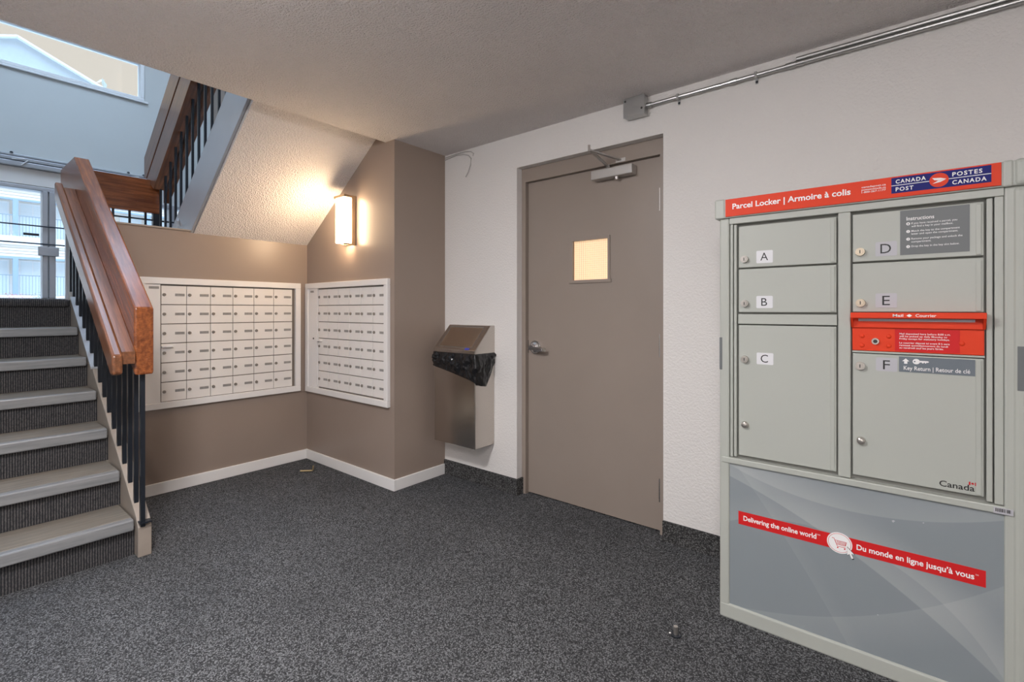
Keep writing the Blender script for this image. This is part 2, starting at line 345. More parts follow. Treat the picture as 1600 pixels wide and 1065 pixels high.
MB().box((-3.04, -2.05, 0), (-2.96, -1.99, 2.15)).box((-3.04, -0.86, 0), (-2.96, -0.80, 2.15)).box((-3.04, -1.99, 2.09), (-2.96, -0.86, 2.15)).box((-3.04, -1.99, 0), (-2.96, -0.86, 0.08)).build('window_frame', m_silver, w3)
MB().box((-3.003, -1.99, 0.08), (-2.997, -0.86, 2.09)).build('pane', m_glass, w3)
w2 = window('window_2', -0.35, 1.41, 3.235, 3.63, [], 'high transom window showing pale sky and a gable roof', 0.028, m_bwhite)
MB().box((XW+0.001, -0.39, 3.215), (XW+0.02, 1.44, 3.233), 0.003).build('sill', m_bwhite, w2)
# header rails above the glazing, with white cable ties
MB2 = MB().box((XW, YL0, 2.262), (XW+0.012, 1.5, 2.395))
h = struct('trim_2', MB2, m_trim, 'pale header panel above the glazed entrance', 'trim')
r = empty('door_track', (XW+0.03, 0.5, 2.40), 'grey metal double track with white ties high above the glazed entrance', 'track')
MB().box((XW, YL0, 2.398), (XW+0.05, 1.50, 2.440), 0.006).build('lower_channel', m_silver, r)
MB().box((XW, YL0, 2.448), (XW+0.04, 1.50, 2.478), 0.006).build('upper_channel', m_silver, r)
MB().box((XW, YL0, 2.484), (XW+0.03, 1.50, 2.502), 0.004).build('top_bead', m_silver, r)
for y, z, k in ((0.52, 2.46, 0), (1.30, 2.47, 0)):
    MB().tube([(XW+0.055, y-0.02, z-0.01), (XW+0.06, y+0.05, z+0.005), (XW+0.06, y+0.075, z-0.005), (XW+0.055, y+0.035, z-0.05)], 0.005, 6).build('cable_tie', m_wprint, r)
for y in (0.50, 1.28, 1.40): MB().dome((XW+0.03, y, 2.505), 0.012, 0.012, (0, 0, 1), 8, 3).build('screw_head', m_iron, r)

# ------------------------------------------------------------------ lower staircase
st = empty('staircase', (-3.7, 0.1, 0), 'lower stairs with grey treads and ribbed dark risers', 'staircase')
RISE, RUN, XN0 = ZL/7, 0.261, -2.925
for k in range(7):
    xn = XN0-RUN*k; z = RISE*(k+1)
    MB().box((xn-0.045, YL0+0.004, z-RISE+(-0.0 if k == 0 else 0.0)), (xn-0.030, 0.680, z-0.045)).build('riser', m_rib, st)
    if k < 6:
        td = MB().box((xn-RUN-0.045, YL0+0.004, z-0.050), (xn-0.046, 0.672, z-0.001), 0.002, 1).build('tread', m_tread, st)
        MB().box((xn-0.0455, YL0+0.004, z-0.054), (xn, 0.672, z), 0.007, 2).build('nosing', m_nosing, td)
    else:
        MB().box((xn-0.10, YL0+0.004, z-0.050), (xn-0.004, 0.672, z+0.004), 0.018, 3).build('carpet_nosing', m_rib, st)
def st_top(x): return 0.185+SL*(-2.925-x)
MB().prism([(-2.895, 0), (-2.895, 0.145), (-2.93, 0.188), (-4.50, st_top(-4.50)), (-4.60, ZL+0.06), (-4.60, 0.92), (-3.40, 0)], 'Y', 0.680, 0.735, 0.003).build('stringer', m_string, st)
MB().prism([(-3.86, st_top(-3.86)+0.001), (-3.86, st_top(-3.86)+0.012), (-4.49, st_top(-4.49)+0.012), (-4.49, st_top(-4.49)+0.001)], 'Y', 0.672, 0.742, 0.002).build('metal_cap', m_silver, st)
MB().cyl((-2.99, 0.667, 0.045), (-2.965, 0.667, 0.045), 0.006, 8).build('screw', m_chrome, st)

# lower railing
RT = lambda x: 1.21+0.713*(-2.85-x)          # top line of the main rail
rl = empty('stair_railing', (-3.7, 0.70, 0.15), 'heavy brown wooden handrail on black bars beside the lower stairs', 'railing')
MB().prism([(-2.85, 1.21), (-2.85, 0.888), (-4.33, 1.943), (-4.72, 1.943), (-4.72, 2.208), (-4.25, 2.208)], 'Y', 0.655, 0.733, 0.009).build('handrail', m_wood, rl)
g = lambda x: 0.992+0.708*(-2.80-x)
MB().prism([(-2.80, g(-2.80)), (-2.80, g(-2.80)-0.085), (-2.83, g(-2.80)-0.095), (-4.26, g(-4.26)-0.115), (-4.26, g(-4.26))], 'Y', 0.562, 0.602, 0.010).build('grab_rail', m_wood2, rl)
MB().prism([(-2.83, g(-2.83)-0.008), (-2.83, g(-2.83)-0.066), (-4.22, g(-4.22)-0.066), (-4.22, g(-4.22)-0.008)], 'Y', 0.602, 0.655, 0.002).build('spacer_board', m_wood2, rl)
x = -2.90; k = 0
while x > -4.72:
    zb = st_top(x)-0.02 if x > -4.50 else ZL
    zb = max(zb, 0.13) if x > -4.5 else ZL
    zt = (RT(x)-0.30) if x > -4.25 else 1.95
    MB().box((x-(0.0125 if x > -2.91 else 0.009), 0.689, zb), (x+(0.0125 if x > -2.91 else 0.009), 0.707, zt)).build('baluster', m_iron, rl)
    x -= 0.108
MB().box((-4.75, 0.683, ZL), (-4.715, 0.718, 2.0)).build('end_post', m_silver, rl)
MB().box((-4.75, 0.66, ZL), (-4.66, 0.735, ZL+0.012)).build('base_plate', m_silver, rl)
MB().box((-2.935, 0.683, 0.165), (-2.875, 0.732, 0.172)).build('foot_plate', m_iron, rl)

# landing guard and upper railing
ur = empty('upper_railing', (-4.2, 1.2, 1.75), 'brown wooden rail on black bars rising along the upper stairs', 'railing')
MB().box((-4.64, 0.735, 1.955), (-4.58, 1.215, 2.212), 0.004).build('landing_board', m_woody, ur)
MB().bar((-4.61, 0.735, 1.905), (-4.61, 1.34, 1.905), 0.012, 0.012).build('bottom_bar', m_iron, ur)
for y in (0.83, 0.93, 1.03, 1.13): MB().box((-4.617, y-0.007, ZL), (-4.603, y+0.007, 1.96)).build('baluster', m_iron, ur)
MB().box((-4.63, 1.175, ZL), (-4.59, 1.215, 2.20)).build('corner_post', m_iron, ur)
U = lambda x, z0: z0+0.74*(x+4.73)
MB().prism([(-4.73, 2.25), (-4.73, 2.415), (-2.75, U(-2.75, 2.415)), (-2.75, U(-2.75, 2.20)), (-4.68, U(-4.68, 2.20))], 'Y', 1.150, 1.228, 0.004).build('handrail_cap', m_woodu, ur)
MB().prism([(-4.68, U(-4.68, 2.195)), (-4.50, 2.129), (-2.75, U(-2.75, 1.958)), (-2.75, U(-2.75, 2.195))], 'Y', 1.154, 1.228, 0.003).build('handrail_board', m_woodu, ur)
MB().prism([(-4.60, 2.05), (-4.60, 2.26), (-2.75, 2.26+0.68*1.85), (-2.75, 2.05+0.66*1.85)], 'Y', 1.245, 1.285, 0.004).build('grab_rail', m_woodu, ur)
s2 = lambda x: 2.073+0.73*(x-X1)              # top edge of the stringer
x = -4.50
while x < -2.8:
    MB().box((x-0.007, 1.193, s2(x)-0.02), (x+0.007, 1.207, U(x, 1.98)+0.03)).build('baluster', m_iron, ur)
    x += 0.115
MB().bar((-4.45, 1.20, s2(-4.45)+0.018), (-2.80, 1.20, s2(-2.80)+0.018), 0.016, 0.012).build('shoe_bar', m_iron, ur)
us = empty('upper_staircase', (-3.5, 1.19, 1.73), 'grey painted steel stringer of the upper stairs', 'staircase')
MB().prism([(-4.30, s2(-4.30)), (-2.70, s2(-2.70)), (-2.70, 1.728+0.735*1.10), (-3.80, 1.728), (-4.30, 1.50)], 'Y', 1.183, 1.200, 0.002).build('stringer', m_silver, us)
MB().tube([(-3.95, 1.175, 1.79), (-3.93, 1.15, 1.83), (-3.90, 1.14, 1.81), (-3.905, 1.14, 1.77)], 0.008, 6).build('cable_hook', m_silver, us)

# ------------------------------------------------------------------ mailbox panels
def mailbox_panel(org, ax, wide, label, u0, u1, ustrip, cols, z0, z1, rows, hand, keyhole=None, badge=None):
    """ax maps (u along wall, d out from the wall, z) to world"""
    r = empty('mailbox_panel', ax((u0+u1)/2, 0, z0), label, 'mailbox', 'apartment mailbox panels set in the taupe walls')
    P = lambda a, b: (ax(*a), ax(*b))
    fw = 0.042; f = MB()
    f.box(*P((u0, 0, z0), (u1, 0.026, z0+fw)), 0.003).box(*P((u0, 0, z1-fw), (u1, 0.026, z1)), 0.003)
    f.box(*P((u0, 0, z0+fw), (u0+fw, 0.026, z1-fw)), 0.003).box(*P((u1-fw, 0, z0+fw), (u1, 0.026, z1-fw)), 0.003)
    f.build('frame', m_mbframe, r)
    MB().box(*P((u0+fw, 0.0, z0+fw), (u1-fw, 0.004, z1-fw))).build('backing', m_groove, r)
    sp = MB().box(*P((u0+fw, 0.004, z0+fw), (ustrip-0.004, 0.016, z1-fw)), 0.002).build('side_panel', m_mbframe, r)
    if badge: MB().box(*P((badge[0], 0.016, badge[2]), (badge[1], 0.018, badge[2]+0.016)), 0.0006).build('badge', m_plate, sp)
    if keyhole: MB().cyl(ax(keyhole[0], 0.014, keyhole[1]), ax(keyhole[0], 0.019, keyhole[1]), 0.007, 12).build('keyhole', m_keyhole, sp)
    dm = lm = pm = None
    for i in range(len(cols)-1):
        for j in range(len(rows)-1):
            a, b, t, bo = cols[i], cols[i+1], rows[j], rows[j+1]; gp = 0.0018
            d = MB().box(*P((a+gp, 0.004, bo+gp+0.002), (b-gp, 0.011, t-gp)), 0.0012, 1).build('mailbox_door', m_mailbox, r)
            zc = (t+bo)/2+0.003
            lk = MB().cyl(ax(a+0.018, 0.010, zc), ax(a+0.018, 0.018, zc), 0.0108, 12, 0.0095)
            lk.build('lock', m_mblock, d)
            MB().box(*P((a+0.079, 0.011, zc-0.0085), (a+0.134, 0.0125, zc+0.0085)), 0.0005, 1).build('name_plate', m_plate, d)
    MB().box(*P((hand[0], 0.010, hand[1]-0.006), (hand[0]+0.065, 0.030, hand[1]+0.006)), 0.003).build('pull_handle', m_mbframe, r)
    return r
rows = [1.362-0.1275*k for k in range(7)]
mailbox_panel(None, lambda u, d, z: (X1+d, u, z), True, 'wide panel of silver apartment mailboxes, partly behind the stair handrail',
              0.885, 1.948, 1.012, [1.012+0.1455*k for k in range(7)], 0.555, 1.412, rows, (1.012, 0.960), badge=(0.945, 1.0, 1.338))
mailbox_panel(None, lambda u, d, z: (u, Y2-d, z), False, 'panel of silver mailboxes on the taupe wall below the lit sconce',
              -3.786, -2.70, -3.606, [-3.606+0.1443*k for k in range(7)], 0.547, 1.412, rows, (-3.606, 0.962), keyhole=(-3.668, 0.975), badge=(-3.715, -3.665, 1.338))

# ------------------------------------------------------------------ wall sconce
sc = empty('wall_sconce', (-3.168, Y2, 1.68), 'lit rectangular frosted sconce in a champagne metal frame', 'lamp')
MB().box((-3.225, Y2-0.012, 1.675), (-3.106, Y2, 2.012), 0.002).build('back_plate', m_bronze, sc)
MB().box((-3.236, Y2-0.098, 2.004), (-3.100, Y2, 2.022), 0.002).build('top_cap', m_bronze, sc)
MB().box((-3.128, Y2-0.090, 1.668), (-3.104, Y2, 1.678), 0.002).build('bottom_bracket', m_bronze, sc)
MB().box((-3.112, Y2-0.034, 1.678), (-3.104, Y2-0.004, 2.004)).build('side_rail', m_bronze, sc)
MB().box((-3.234, Y2-0.034, 1.678), (-3.2262, Y2-0.004, 2.004)).build('side_rail', m_bronze, sc)
MB().box((-3.226, Y2-0.090, 1.684), (-3.112, Y2-0.022, 2.003), 0.004).build('diffuser', m_lampglow, sc)

# unseen ceiling lamps, added to light the lobby from above and behind
for (lx, ly), lab in (((-1.40, 0.10), 'round frosted ceiling light added out of view near the middle of the lobby'), ((0.35, -1.05), 'round frosted ceiling light added out of view at the rear of the lobby')):
    cl = empty('added_ceiling_light', (lx, ly, ZC), lab, 'lamp', 'added lobby ceiling lights')
    MB().cyl((lx, ly, ZC), (lx, ly, ZC-0.022), 0.22, 28).build('base_ring', m_alum, cl)
    MB().dome((lx, ly, ZC-0.022), 0.20, 0.055, (0, 0, -1), 18, 3).build('diffuser', m_addedlamp, cl, True)

# ------------------------------------------------------------------ brown door
dr = empty('door_1', (-1.49, 2.55, 0), 'brown steel door with small wired-glass window and closer', 'door', kind='structure')
DY = 2.55; lx0, lx1, lz1 = -1.9465, -1.041, 2.0315
MB().box((dx0, 2.52, 0), (-1.948, 2.62, dz)).box((-1.039, 2.52, 0), (dx1, 2.62, dz)).box((-1.948, 2.52, 2.034), (-1.039, 2.62, dz)).build('door_frame', m_door, dr)
MB().box((dx0, 2.60, 0), (dx1, 2.62, dz)).build('stop_backing', m_groove, dr)
wx0, wx1, wz0, wz1 = -1.605, -1.362, 1.378, 1.622
lf = MB().box((lx0, DY, 0.008), (wx0, DY+0.044, lz1)).box((wx1, DY, 0.008), (lx1, DY+0.044, lz1)).box((wx0, DY, 0.008), (wx1, DY+0.044, wz0)).box((wx0, DY, wz1), (wx1, DY+0.044, lz1)).build('door_leaf', m_door, dr)
vf = MB()
for a, b in (((wx0-0.024, DY-0.008, wz0-0.016), (wx1+0.020, DY+0.01, wz0+0.004)), ((wx0-0.024, DY-0.008, wz1-0.003), (wx1+0.012, DY+0.01, wz1+0.014)), ((wx0-0.024, DY-0.008, wz0), (wx0+0.003, DY+0.01, wz1)), ((wx1-0.003, DY-0.008, wz0), (wx1+0.012, DY+0.01, wz1))):
    vf.box(a, b, 0.002)
vp = vf.build('vision_frame', m_door, dr)
MB().box((wx0, DY+0.018, wz0), (wx1, DY+0.024, wz1)).build('pane', m_vision, vp)
wm = MB()
for i in range(1, 19):
    xx = wx0+(wx1-wx0)*i/19; wm.box((xx-0.0005, DY+0.0165, wz0), (xx+0.0005, DY+0.018, wz1))
    zz = wz0+(wz1-wz0)*i/19; wm.box((wx0, DY+0.0165, zz-0.0005), (wx1, DY+0.018, zz+0.0005))
tag(wm.build('wire_mesh', m_cable, vp), kind='stuff')
for zc in (1.797, 1.009, 0.228):
    hg = MB().cyl((-1.048, DY-0.006, zc-0.062), (-1.048, DY-0.006, zc+0.062), 0.008, 10)
    hg.build('hinge', m_chrome, dr)
lv = MB().cyl((-1.885, DY, 0.96), (-1.885, DY-0.012, 0.96), 0.042, 24).dome((-1.885, DY-0.012, 0.96), 0.038, 0.014, (0, -1, 0), 20, 3).cyl((-1.885, DY-0.01, 0.96), (-1.885, DY-0.055, 0.96), 0.016, 16).build('door_handle', m_chrome, dr)
MB().bar((-1.905, DY-0.055, 0.957), (-1.79, DY-0.060, 0.951), 0.016, 0.024, 0.005).bar((-1.80, DY-0.060, 0.951), (-1.785, DY-0.035, 0.948), 0.014, 0.022, 0.004).build('lever', m_chrome, lv)
MB().box((-1.950, DY-0.002, 0.918), (-1.945, DY+0.004, 1.003)).build('strike_plate', m_keyhole, dr)
ck = MB().box((-1.443, DY-0.062, 1.955), (-1.186, DY, 2.008), 0.004).build('door_closer', m_alum, dr)
MB().cyl((-1.29, DY-0.04, 1.957), (-1.29, DY-0.04, 1.940), 0.014, 14, 0.011).build('valve_cap', m_chrome, ck)
MB().bar((-1.345, DY-0.03, 2.022), (-1.352, DY-0.235, 2.072), 0.016, 0.007).bar((-1.352, DY-0.235, 2.068), (-1.27, DY-0.028, 2.048), 0.015, 0.007).build('arm', m_alum, ck)
MB().cyl((-1.352, DY-0.235, 2.060), (-1.352, DY-0.235, 2.095), 0.008, 10).cyl((-1.345, DY-0.03, 2.005), (-1.345, DY-0.03, 2.034), 0.013, 10).build('arm_joint', m_chrome, ck)
MB().box((-1.30, DY-0.032, 2.036), (-1.24, DY-0.028+0.0, 2.058), 0.002).build('arm_shoe', m_alum, ck)
random.seed(3)
MB().cyl((-1.64, DY, 0.235), (-1.64, DY-0.002, 0.235), 0.006, 8).build('rivet', m_door, dr)

# ------------------------------------------------------------------ steel waste bin and its liner
bx0, bx1, byf, byb = -2.560, -2.172, 2.278, YD-0.001
bn = empty('waste_bin', (-2.366, 2.37, 0.30), 'wall-hung brushed steel waste bin with slanted flap lid', 'waste bin')
MB().box((bx0, byf, 0.300), (bx1, byb, 0.905), 0.004).build('body', m_steel, bn)
lid = MB().prism([(byf-0.004, 0.905), (byf-0.004, 0.936), (2.425, 1.096), (byb, 1.096), (byb, 0.905)], 'X', bx0-0.004, bx1+0.004, 0.003).build('lid', m_steel, bn)
# swing flap lying in the slanted face
dv = Vector((0, 2.425-byf+0.004, 1.096-0.936)).normalized(); nv = Vector((0, -dv.z, dv.y)); p0 = Vector((0, byf-0.004, 0.936)); L = math.hypot(2.425-byf+0.004, 0.16)
def slab(a0, a1, s0, s1, h0, h1):
    b = MB(); vs = []
    for xx in (a0, a1):
        for ss, hh in ((s0, h0), (s1, h0), (s1, h1), (s0, h1)): vs.append(b.bm.verts.new(Vector((xx, 0, 0))+p0+dv*ss+nv*hh))
    for q in ((0,1,2,3),(7,6,5,4),(0,4,5,1),(1,5,6,2),(2,6,7,3),(3,7,4,0)): b.bm.faces.new([vs[i] for i in q])
    return b
slab(bx0+0.028, bx1-0.040, 0.022, L-0.012, 0.0002, 0.0012).build('flap_gap', m_groove, lid)
slab(bx0+0.036, bx1-0.046, 0.026, L-0.024, 0.0012, 0.002).build('flap', m_steel3, lid)
slab(bx1-0.095, bx1-0.055, 0.004, 0.018, 0.0005, 0.002).build('sticker', m_blue, lid)
# liner: skirt folded over the rim, wrinkled, drooping at the near right corner
bag = MB().bm; nseg = 150; rings = 20; per = []
pth = [(bx0, byb-0.004), (bx0, byf), (bx1, byf), (bx1, byb-0.004)]
lens = [0.18, 0.388, 0.18]; tot = sum(lens)
def pth_at(t):
    d = t*tot
    for i, l in enumerate(lens):
        if d <= l or i == 2:
            k = min(1, d/l); a = pth[i]; b = pth[i+1]; nn = [(-1, 0), (0, -1), (1, 0)][i]
            return a[0]+(b[0]-a[0])*k, a[1]+(b[1]-a[1])*k, nn
        d -= l
def hem(t):
    ks = [(0, .82), (.24, .815), (.27, .810), (.45, .785), (.62, .758), (.74, .738), (.80, .708), (.87, .700), (.94, .765), (1, .845)]
    for (a, za), (b, zb) in zip(ks, ks[1:]):
        if a <= t <= b: return za+(zb-za)*(t-a)/(b-a)
grid = []
for i in range(nseg+1):
    t = i/nseg; px_, py_, nn = pth_at(t); col = []
    # rounded corners for the normal
    c1, c2 = lens[0]/tot, (lens[0]+lens[1])/tot
    for cc in (c1, c2):
        if abs(t-cc) < 0.03: nn = tuple(Vector(((-1, 0), (0, -1), (1, 0))[0 if (cc == c1) else 1]).lerp(Vector(((-1, 0), (0, -1), (1, 0))[1 if cc == c1 else 2]), (t-cc+0.03)/0.06).normalized())
    for j in range(rings):
        v = j/(rings-1); z = 0.915+(hem(t)-0.915)*v
        wv = noise.noise(Vector((t*16, v*3.0+t*5, 1.7)))*0.5+noise.noise(Vector((t*38, v*7-t*9, 4.2)))*0.3
        off = 0.006+0.010*math.sin(min(1, v*1.15)*math.pi)**0.7*(0.8+2.4*wv)+0.022*wv*v
        if v > 0.99: off = 0.004
        off += 0.020*max(0, 1-abs(t-0.84)/0.14)*math.sin(v*math.pi*0.55)
        off = max(0.0035, off)
        xx, yy = px_+nn[0]*off, py_+nn[1]*off
        col.append(bag.verts.new((xx, min(yy, byb), z)))
    grid.append(col)
for a, b in zip(grid, grid[1:]):
    for j in range(rings-1): bag.faces.new((a[j], b[j], b[j+1], a[j+1]))
bb = MB(); bb.bm.free(); bb.bm = bag
bo = bb.build('bin_liner', m_bag, None, True); tag(bo, 'black plastic bin liner folded over the steel bin rim', 'bag')
sm = bo.modifiers.new('thickness', 'SOLIDIFY'); sm.thickness = 0.001; sm.offset = 0

# ------------------------------------------------------------------ conduit, junction box, loose cable
jb = empty('junction_box', (-1.145, YD, 2.226), 'grey square junction box on the wall above the door', 'junction box')
MB().box((-1.197, YD-0.052, 2.232), (-1.082, YD, 2.332), 0.004).build('box', m_steel2, jb)
MB().box((-1.200, YD-0.056, 2.229), (-1.079, YD-0.052, 2.334), 0.002).build('cover', m_steel2, jb)
for xx, zz in ((-1.188, 2.318), (-1.095, 2.262)): MB().dome((xx, YD-0.056, zz), 0.006, 0.003).build('screw', m_keyhole, jb)
cd = empty('conduit', (0, YD, 2.27), 'galvanised conduit pipe running along the wall below the ceiling', 'pipe')
MB().cyl((-1.082, YD-0.020, 2.280), (XR, YD-0.020, 2.280), 0.0105, 14).build('pipe', m_steel2, cd)
MB().cyl((-0.39, YD-0.016, 2.302), (XR, YD-0.016, 2.302), 0.0095, 12).build('upper_pipe', m_steel2, cd)
for a, b, rr in ((-1.085, -1.055, 0.0145), (-0.665, -0.635, 0.0135), (-0.43, -0.39, 0.0135), (-0.375, -0.36, 0.013)):
    MB().cyl((a, YD-0.020, 2.280), (b, YD-0.020, 2.280), rr, 14).build('coupling', m_steel2, cd)
for xx in (-0.915, -0.552):
    cp = MB().box((xx-0.006, YD-0.033, 2.266), (xx+0.006, YD, 2.294), 0.002).box((xx-0.006, YD-0.004, 2.246), (xx+0.006, YD, 2.270), 0.001).build('clip', m_steel2, cd)
    MB().dome((xx, YD-0.004, 2.255), 0.006, 0.005).build('screw', m_iron, cp)
MB_c = MB().tube([(-2.655, YD-0.004, 2.300), (-2.60, YD-0.005, 2.306), (-2.53, YD-0.005, 2.312), (-2.46, YD-0.005, 2.306), (-2.41, YD-0.006, 2.288), (-2.385, YD-0.006, 2.262), (-2.392, YD-0.006, 2.215), (-2.415, YD-0.005, 2.170), (-2.440, YD-0.004, 2.142)], 0.0035, 6)
MB_c.tube([(-2.655, YD-0.004, 2.318), (-2.55, YD-0.004, 2.322), (-2.45, YD-0.004, 2.322), (-2.39, YD-0.004, 2.312), (-2.362, YD-0.004, 2.292), (-2.37, YD-0.004, 2.278)], 0.003, 6)
tag(MB_c.build('loose_cable', m_cable), 'thin loose cable curling on the white wall at the taupe corner', 'cable')

# ------------------------------------------------------------------ small things on the floor
o = MB().tube([(-3.497, 1.800, 0.010), (-3.462, 1.836, 0.010), (-3.440, 1.858, 0.010), (-3.436, 1.864, 0.014), (-3.434, 1.868, 0.045)], 0.006, 8).build('brass_hook', m_brass)
tag(o, 'small bent brass hook lying on the carpet near the mailbox corner', 'hook')
ds = empty('door_stop', (-0.672, 1.775, 0), 'small metal floor stop standing on the carpet before the locker', 'door stop')
MB().cyl((-0.672, 1.775, 0), (-0.672, 1.775, 0.005), 0.019, 16).build('base', m_iron, ds)
MB().cyl((-0.672, 1.775, 0.005), (-0.672, 1.775, 0.034), 0.008, 12).build('post', m_nickel, ds)
MB().dome((-0.690, 1.768, 0.003), 0.006, 0.007, (0, 0, 1), 10, 3).build('screw', m_chrome, ds)

# ------------------------------------------------------------------ parcel locker
YF = 2.005
lk = empty('parcel_locker', (-0.17, 2.23, 0), 'grey six-door parcel locker with red sign and mail slot', 'locker')
def flat(name, polys, y, mat, parent, th=0.0005):
    b = MB()
    for p in polys: b.prism(p, 'Y', y, y-th)
    return b.build(name, mat, parent)
def rect(x0, z0, x1, z1): return [(x0, z0), (x1, z0), (x1, z1), (x0, z1)]
def rrect(x0, z0, x1, z1, r=0.004, n=4):
    p = []
    for cx, cz, a in ((x1-r, z0+r, -90), (x1-r, z1-r, 0), (x0+r, z1-r, 90), (x0+r, z0+r, 180)):
        for i in range(n+1): t = math.radians(a+90*i/n); p.append((cx+r*math.cos(t), cz+r*math.sin(t)))
    return p
def ellipse(cx, cz, rx, rz, n=36): return [(cx+rx*math.cos(2*math.pi*i/n), cz+rz*math.sin(2*math.pi*i/n)) for i in range(n)]
def ribbon(pts, wd):
    out = []
    for a, b in zip(pts, pts[1:]):
        a = Vector(a); b = Vector(b); d = (b-a).normalized(); nn = Vector((-d.y, d.x))*wd/2
        out.append([tuple(a-nn), tuple(b-nn), tuple(b+nn), tuple(a+nn)])
    return out
def text(name, s, x0, x1, z0, cap, y, mat, parent, bold=0.0, spacing=1.0, ref=None):
    """flat printed lettering on a plane facing -Y: from x0 to x1, baseline z0, capital height cap"""
    cu = bpy.data.curves.new('tmp', 'FONT'); cu.body = s; cu.size = 1.0; cu.offset = bold; cu.space_character = spacing; cu.resolution_u = 3; cu.extrude = 0.0
    ob = bpy.data.objects.new('tmp', cu); C.objects.link(ob); bpy.context.view_layer.update()
    dg = bpy.context.evaluated_depsgraph_get(); me = bpy.data.meshes.new_from_object(ob.evaluated_get(dg))
    bpy.data.objects.remove(ob); bpy.data.curves.remove(cu)
    xs = [v.co.x for v in me.vertices]; mnx, mxx = min(xs), max(xs)
    CAPH = 0.69
    org = wloc(parent); sx = (x1-x0)/(mxx-mnx); sz = cap/CAPH
    for v in me.vertices:
        X = x0+(v.co.x-mnx)*sx; Z = z0+v.co.y*sz; v.co = (X-org.x, y-org.y, Z-org.z)
    me.name = name; me.materials.clear(); me.materials.append(mat)
    o = bpy.data.objects.new(name, me); C.objects.link(o); o.parent = parent; return o
# shell
MB().box((-0.575, YF+0.03, 0.012), (0.232, YD-0.014, 1.555)).build('body', m_lock, lk)
MB().box((-0.583, YF-0.002, 0.0), (-0.547, YF+0.06, 1.557), 0.006).build('left_post', m_lock, lk)
MB().box((0.210, YF-0.002, 0.0), (0.245, YF+0.06, 1.557), 0.006).build('right_post', m_lock, lk)
MB().box((0.226, YF-0.008, 0.0), (0.262, YF+0.05, 1.557), 0.014, 3).build('corner_tube', m_lock, lk)
MB().box((-0.598, YF-0.010, 1.557), (0.268, YD-0.014, 1.630), 0.004).build('cap', m_lock, lk)
MB().box((-0.599, YF-0.013, 1.556), (-0.560, YF+0.05, 1.632), 0.006).build('cap_end', m_lock, lk)
MB().box((0.206, YF-0.013, 1.556), (0.228, YF+0.05, 1.632), 0.005).box((0.229, YF-0.016, 1.556), (0.272, YF+0.05, 1.634), 0.012, 3).build('cap_end', m_lock, lk)
MB().box((-0.547, YF-0.001, 1.533), (0.21, YF+0.04, 1.557), 0.002).build('top_rail', m_lock, lk)
MB().box((-0.575, YF-0.006, 0.606), (0.215, YF+0.04, 0.628), 0.003).build('middle_rail', m_lock, lk)
MB().box((-0.583, YF-0.003, 0.0), (0.245, YF+0.05, 0.058), 0.006).build('bottom_rail', m_lock, lk)
MB().box((-0.197+0.003, YF+0.000, 0.630), (-0.158, YF+0.03, 1.533), 0.003).build('center_mullion', m_lock, lk)
MB().box((-0.545, YF+0.004, 0.630), (-0.535, YF+0.03, 1.533), 0.002).box((-0.531, YF+0.002, 0.634), (-0.521, YF+0.03, 1.530), 0.002).build('left_channel', m_lock, lk)
MB().box((0.173, YF+0.002, 0.634), (0.186, YF+0.03, 1.530), 0.002).box((0.190, YF+0.004, 0.630), (0.2095, YF+0.03, 1.533), 0.002).build('right_channel', m_lock, lk)
MB().box((-0.546, YF+0.022, 0.628), (0.209, YF+0.0305, 1.534)).build('recess_backing', m_lockdark, lk)
MB().box((-0.516, YF+0.002, 1.147), (-0.197, YF+0.03, 1.184), 0.002).build('shelf_rail', m_lock, lk)
MB().box((-0.154, YF+0.003, 1.0575), (0.170, YF+0.03, 1.0635), 0.001).build('shelf_rail', m_lock, lk)
# doors
def locker_door(letter, x0, z0, x1, z1, lock, plate, tx, mat_plate, brass):
    d = MB().box((x0+0.002, YF+0.006, z0+0.0015), (x1-0.002, YF+0.026, z1-0.0015), 0.0025).build('compartment_door', m_lock, lk)
    d['label'] = 'grey compartment door marked '+letter
    MB().box((x1-0.020, YF+0.0035, z0+0.004), (x1-0.006, YF+0.010, z1-0.006), 0.003).build('finger_edge', m_lock, d)
    c = MB().cyl((lock[0], YF+0.008, lock[1]), (lock[0], YF-0.006, lock[1]), 0.0140, 20, 0.0130).cyl((lock[0], YF-0.006, lock[1]), (lock[0], YF-0.0075, lock[1]), 0.0095, 18, 0.0090).build('lock', brass, d)
    MB().box((lock[0]-0.0014, YF-0.0080, lock[1]-0.0055), (lock[0]+0.0014, YF-0.0070, lock[1]+0.0055)).build('keyway', m_keyhole, d)
    flat('letter_plate', [rrect(*plate)], YF+0.0055, mat_plate, d, 0.001)
    text('letter', letter, tx[0], tx[1], tx[2], tx[3], YF+0.0042, m_bprint, d)
    return d
dA = locker_door('A', -0.517, 1.361, -0.197, 1.523, (-0.493, 1.394), (-0.452, 1.376, -0.396, 1.423), (-0.438, -0.412, 1.386, 0.029), m_plateL, m_nickel)
dB = locker_door('B', -0.517, 1.190, -0.197, 1.358, (-0.492, 1.225), (-0.452, 1.207, -0.396, 1.253), (-0.435, -0.415, 1.216, 0.029), m_plateL, m_nickel)
dC = locker_door('C', -0.517, 0.640, -0.197, 1.144, (-0.492, 1.012), (-0.451, 0.996, -0.394, 1.040), (-0.437, -0.412, 1.004, 0.029), m_plateL, m_nickel)
dD = locker_door('D', -0.155, 1.361, 0.170, 1.524, (-0.132, 1.395), (-0.091, 1.377, -0.035, 1.424), (-0.078, -0.050, 1.386, 0.031), m_plateR, m_brasspale)
dE = locker_door('E', -0.155, 1.192, 0.170, 1.358, (-0.131, 1.224), (-0.091, 1.208, -0.035, 1.255), (-0.073, -0.053, 1.216, 0.031), m_plateR, m_brasspale)
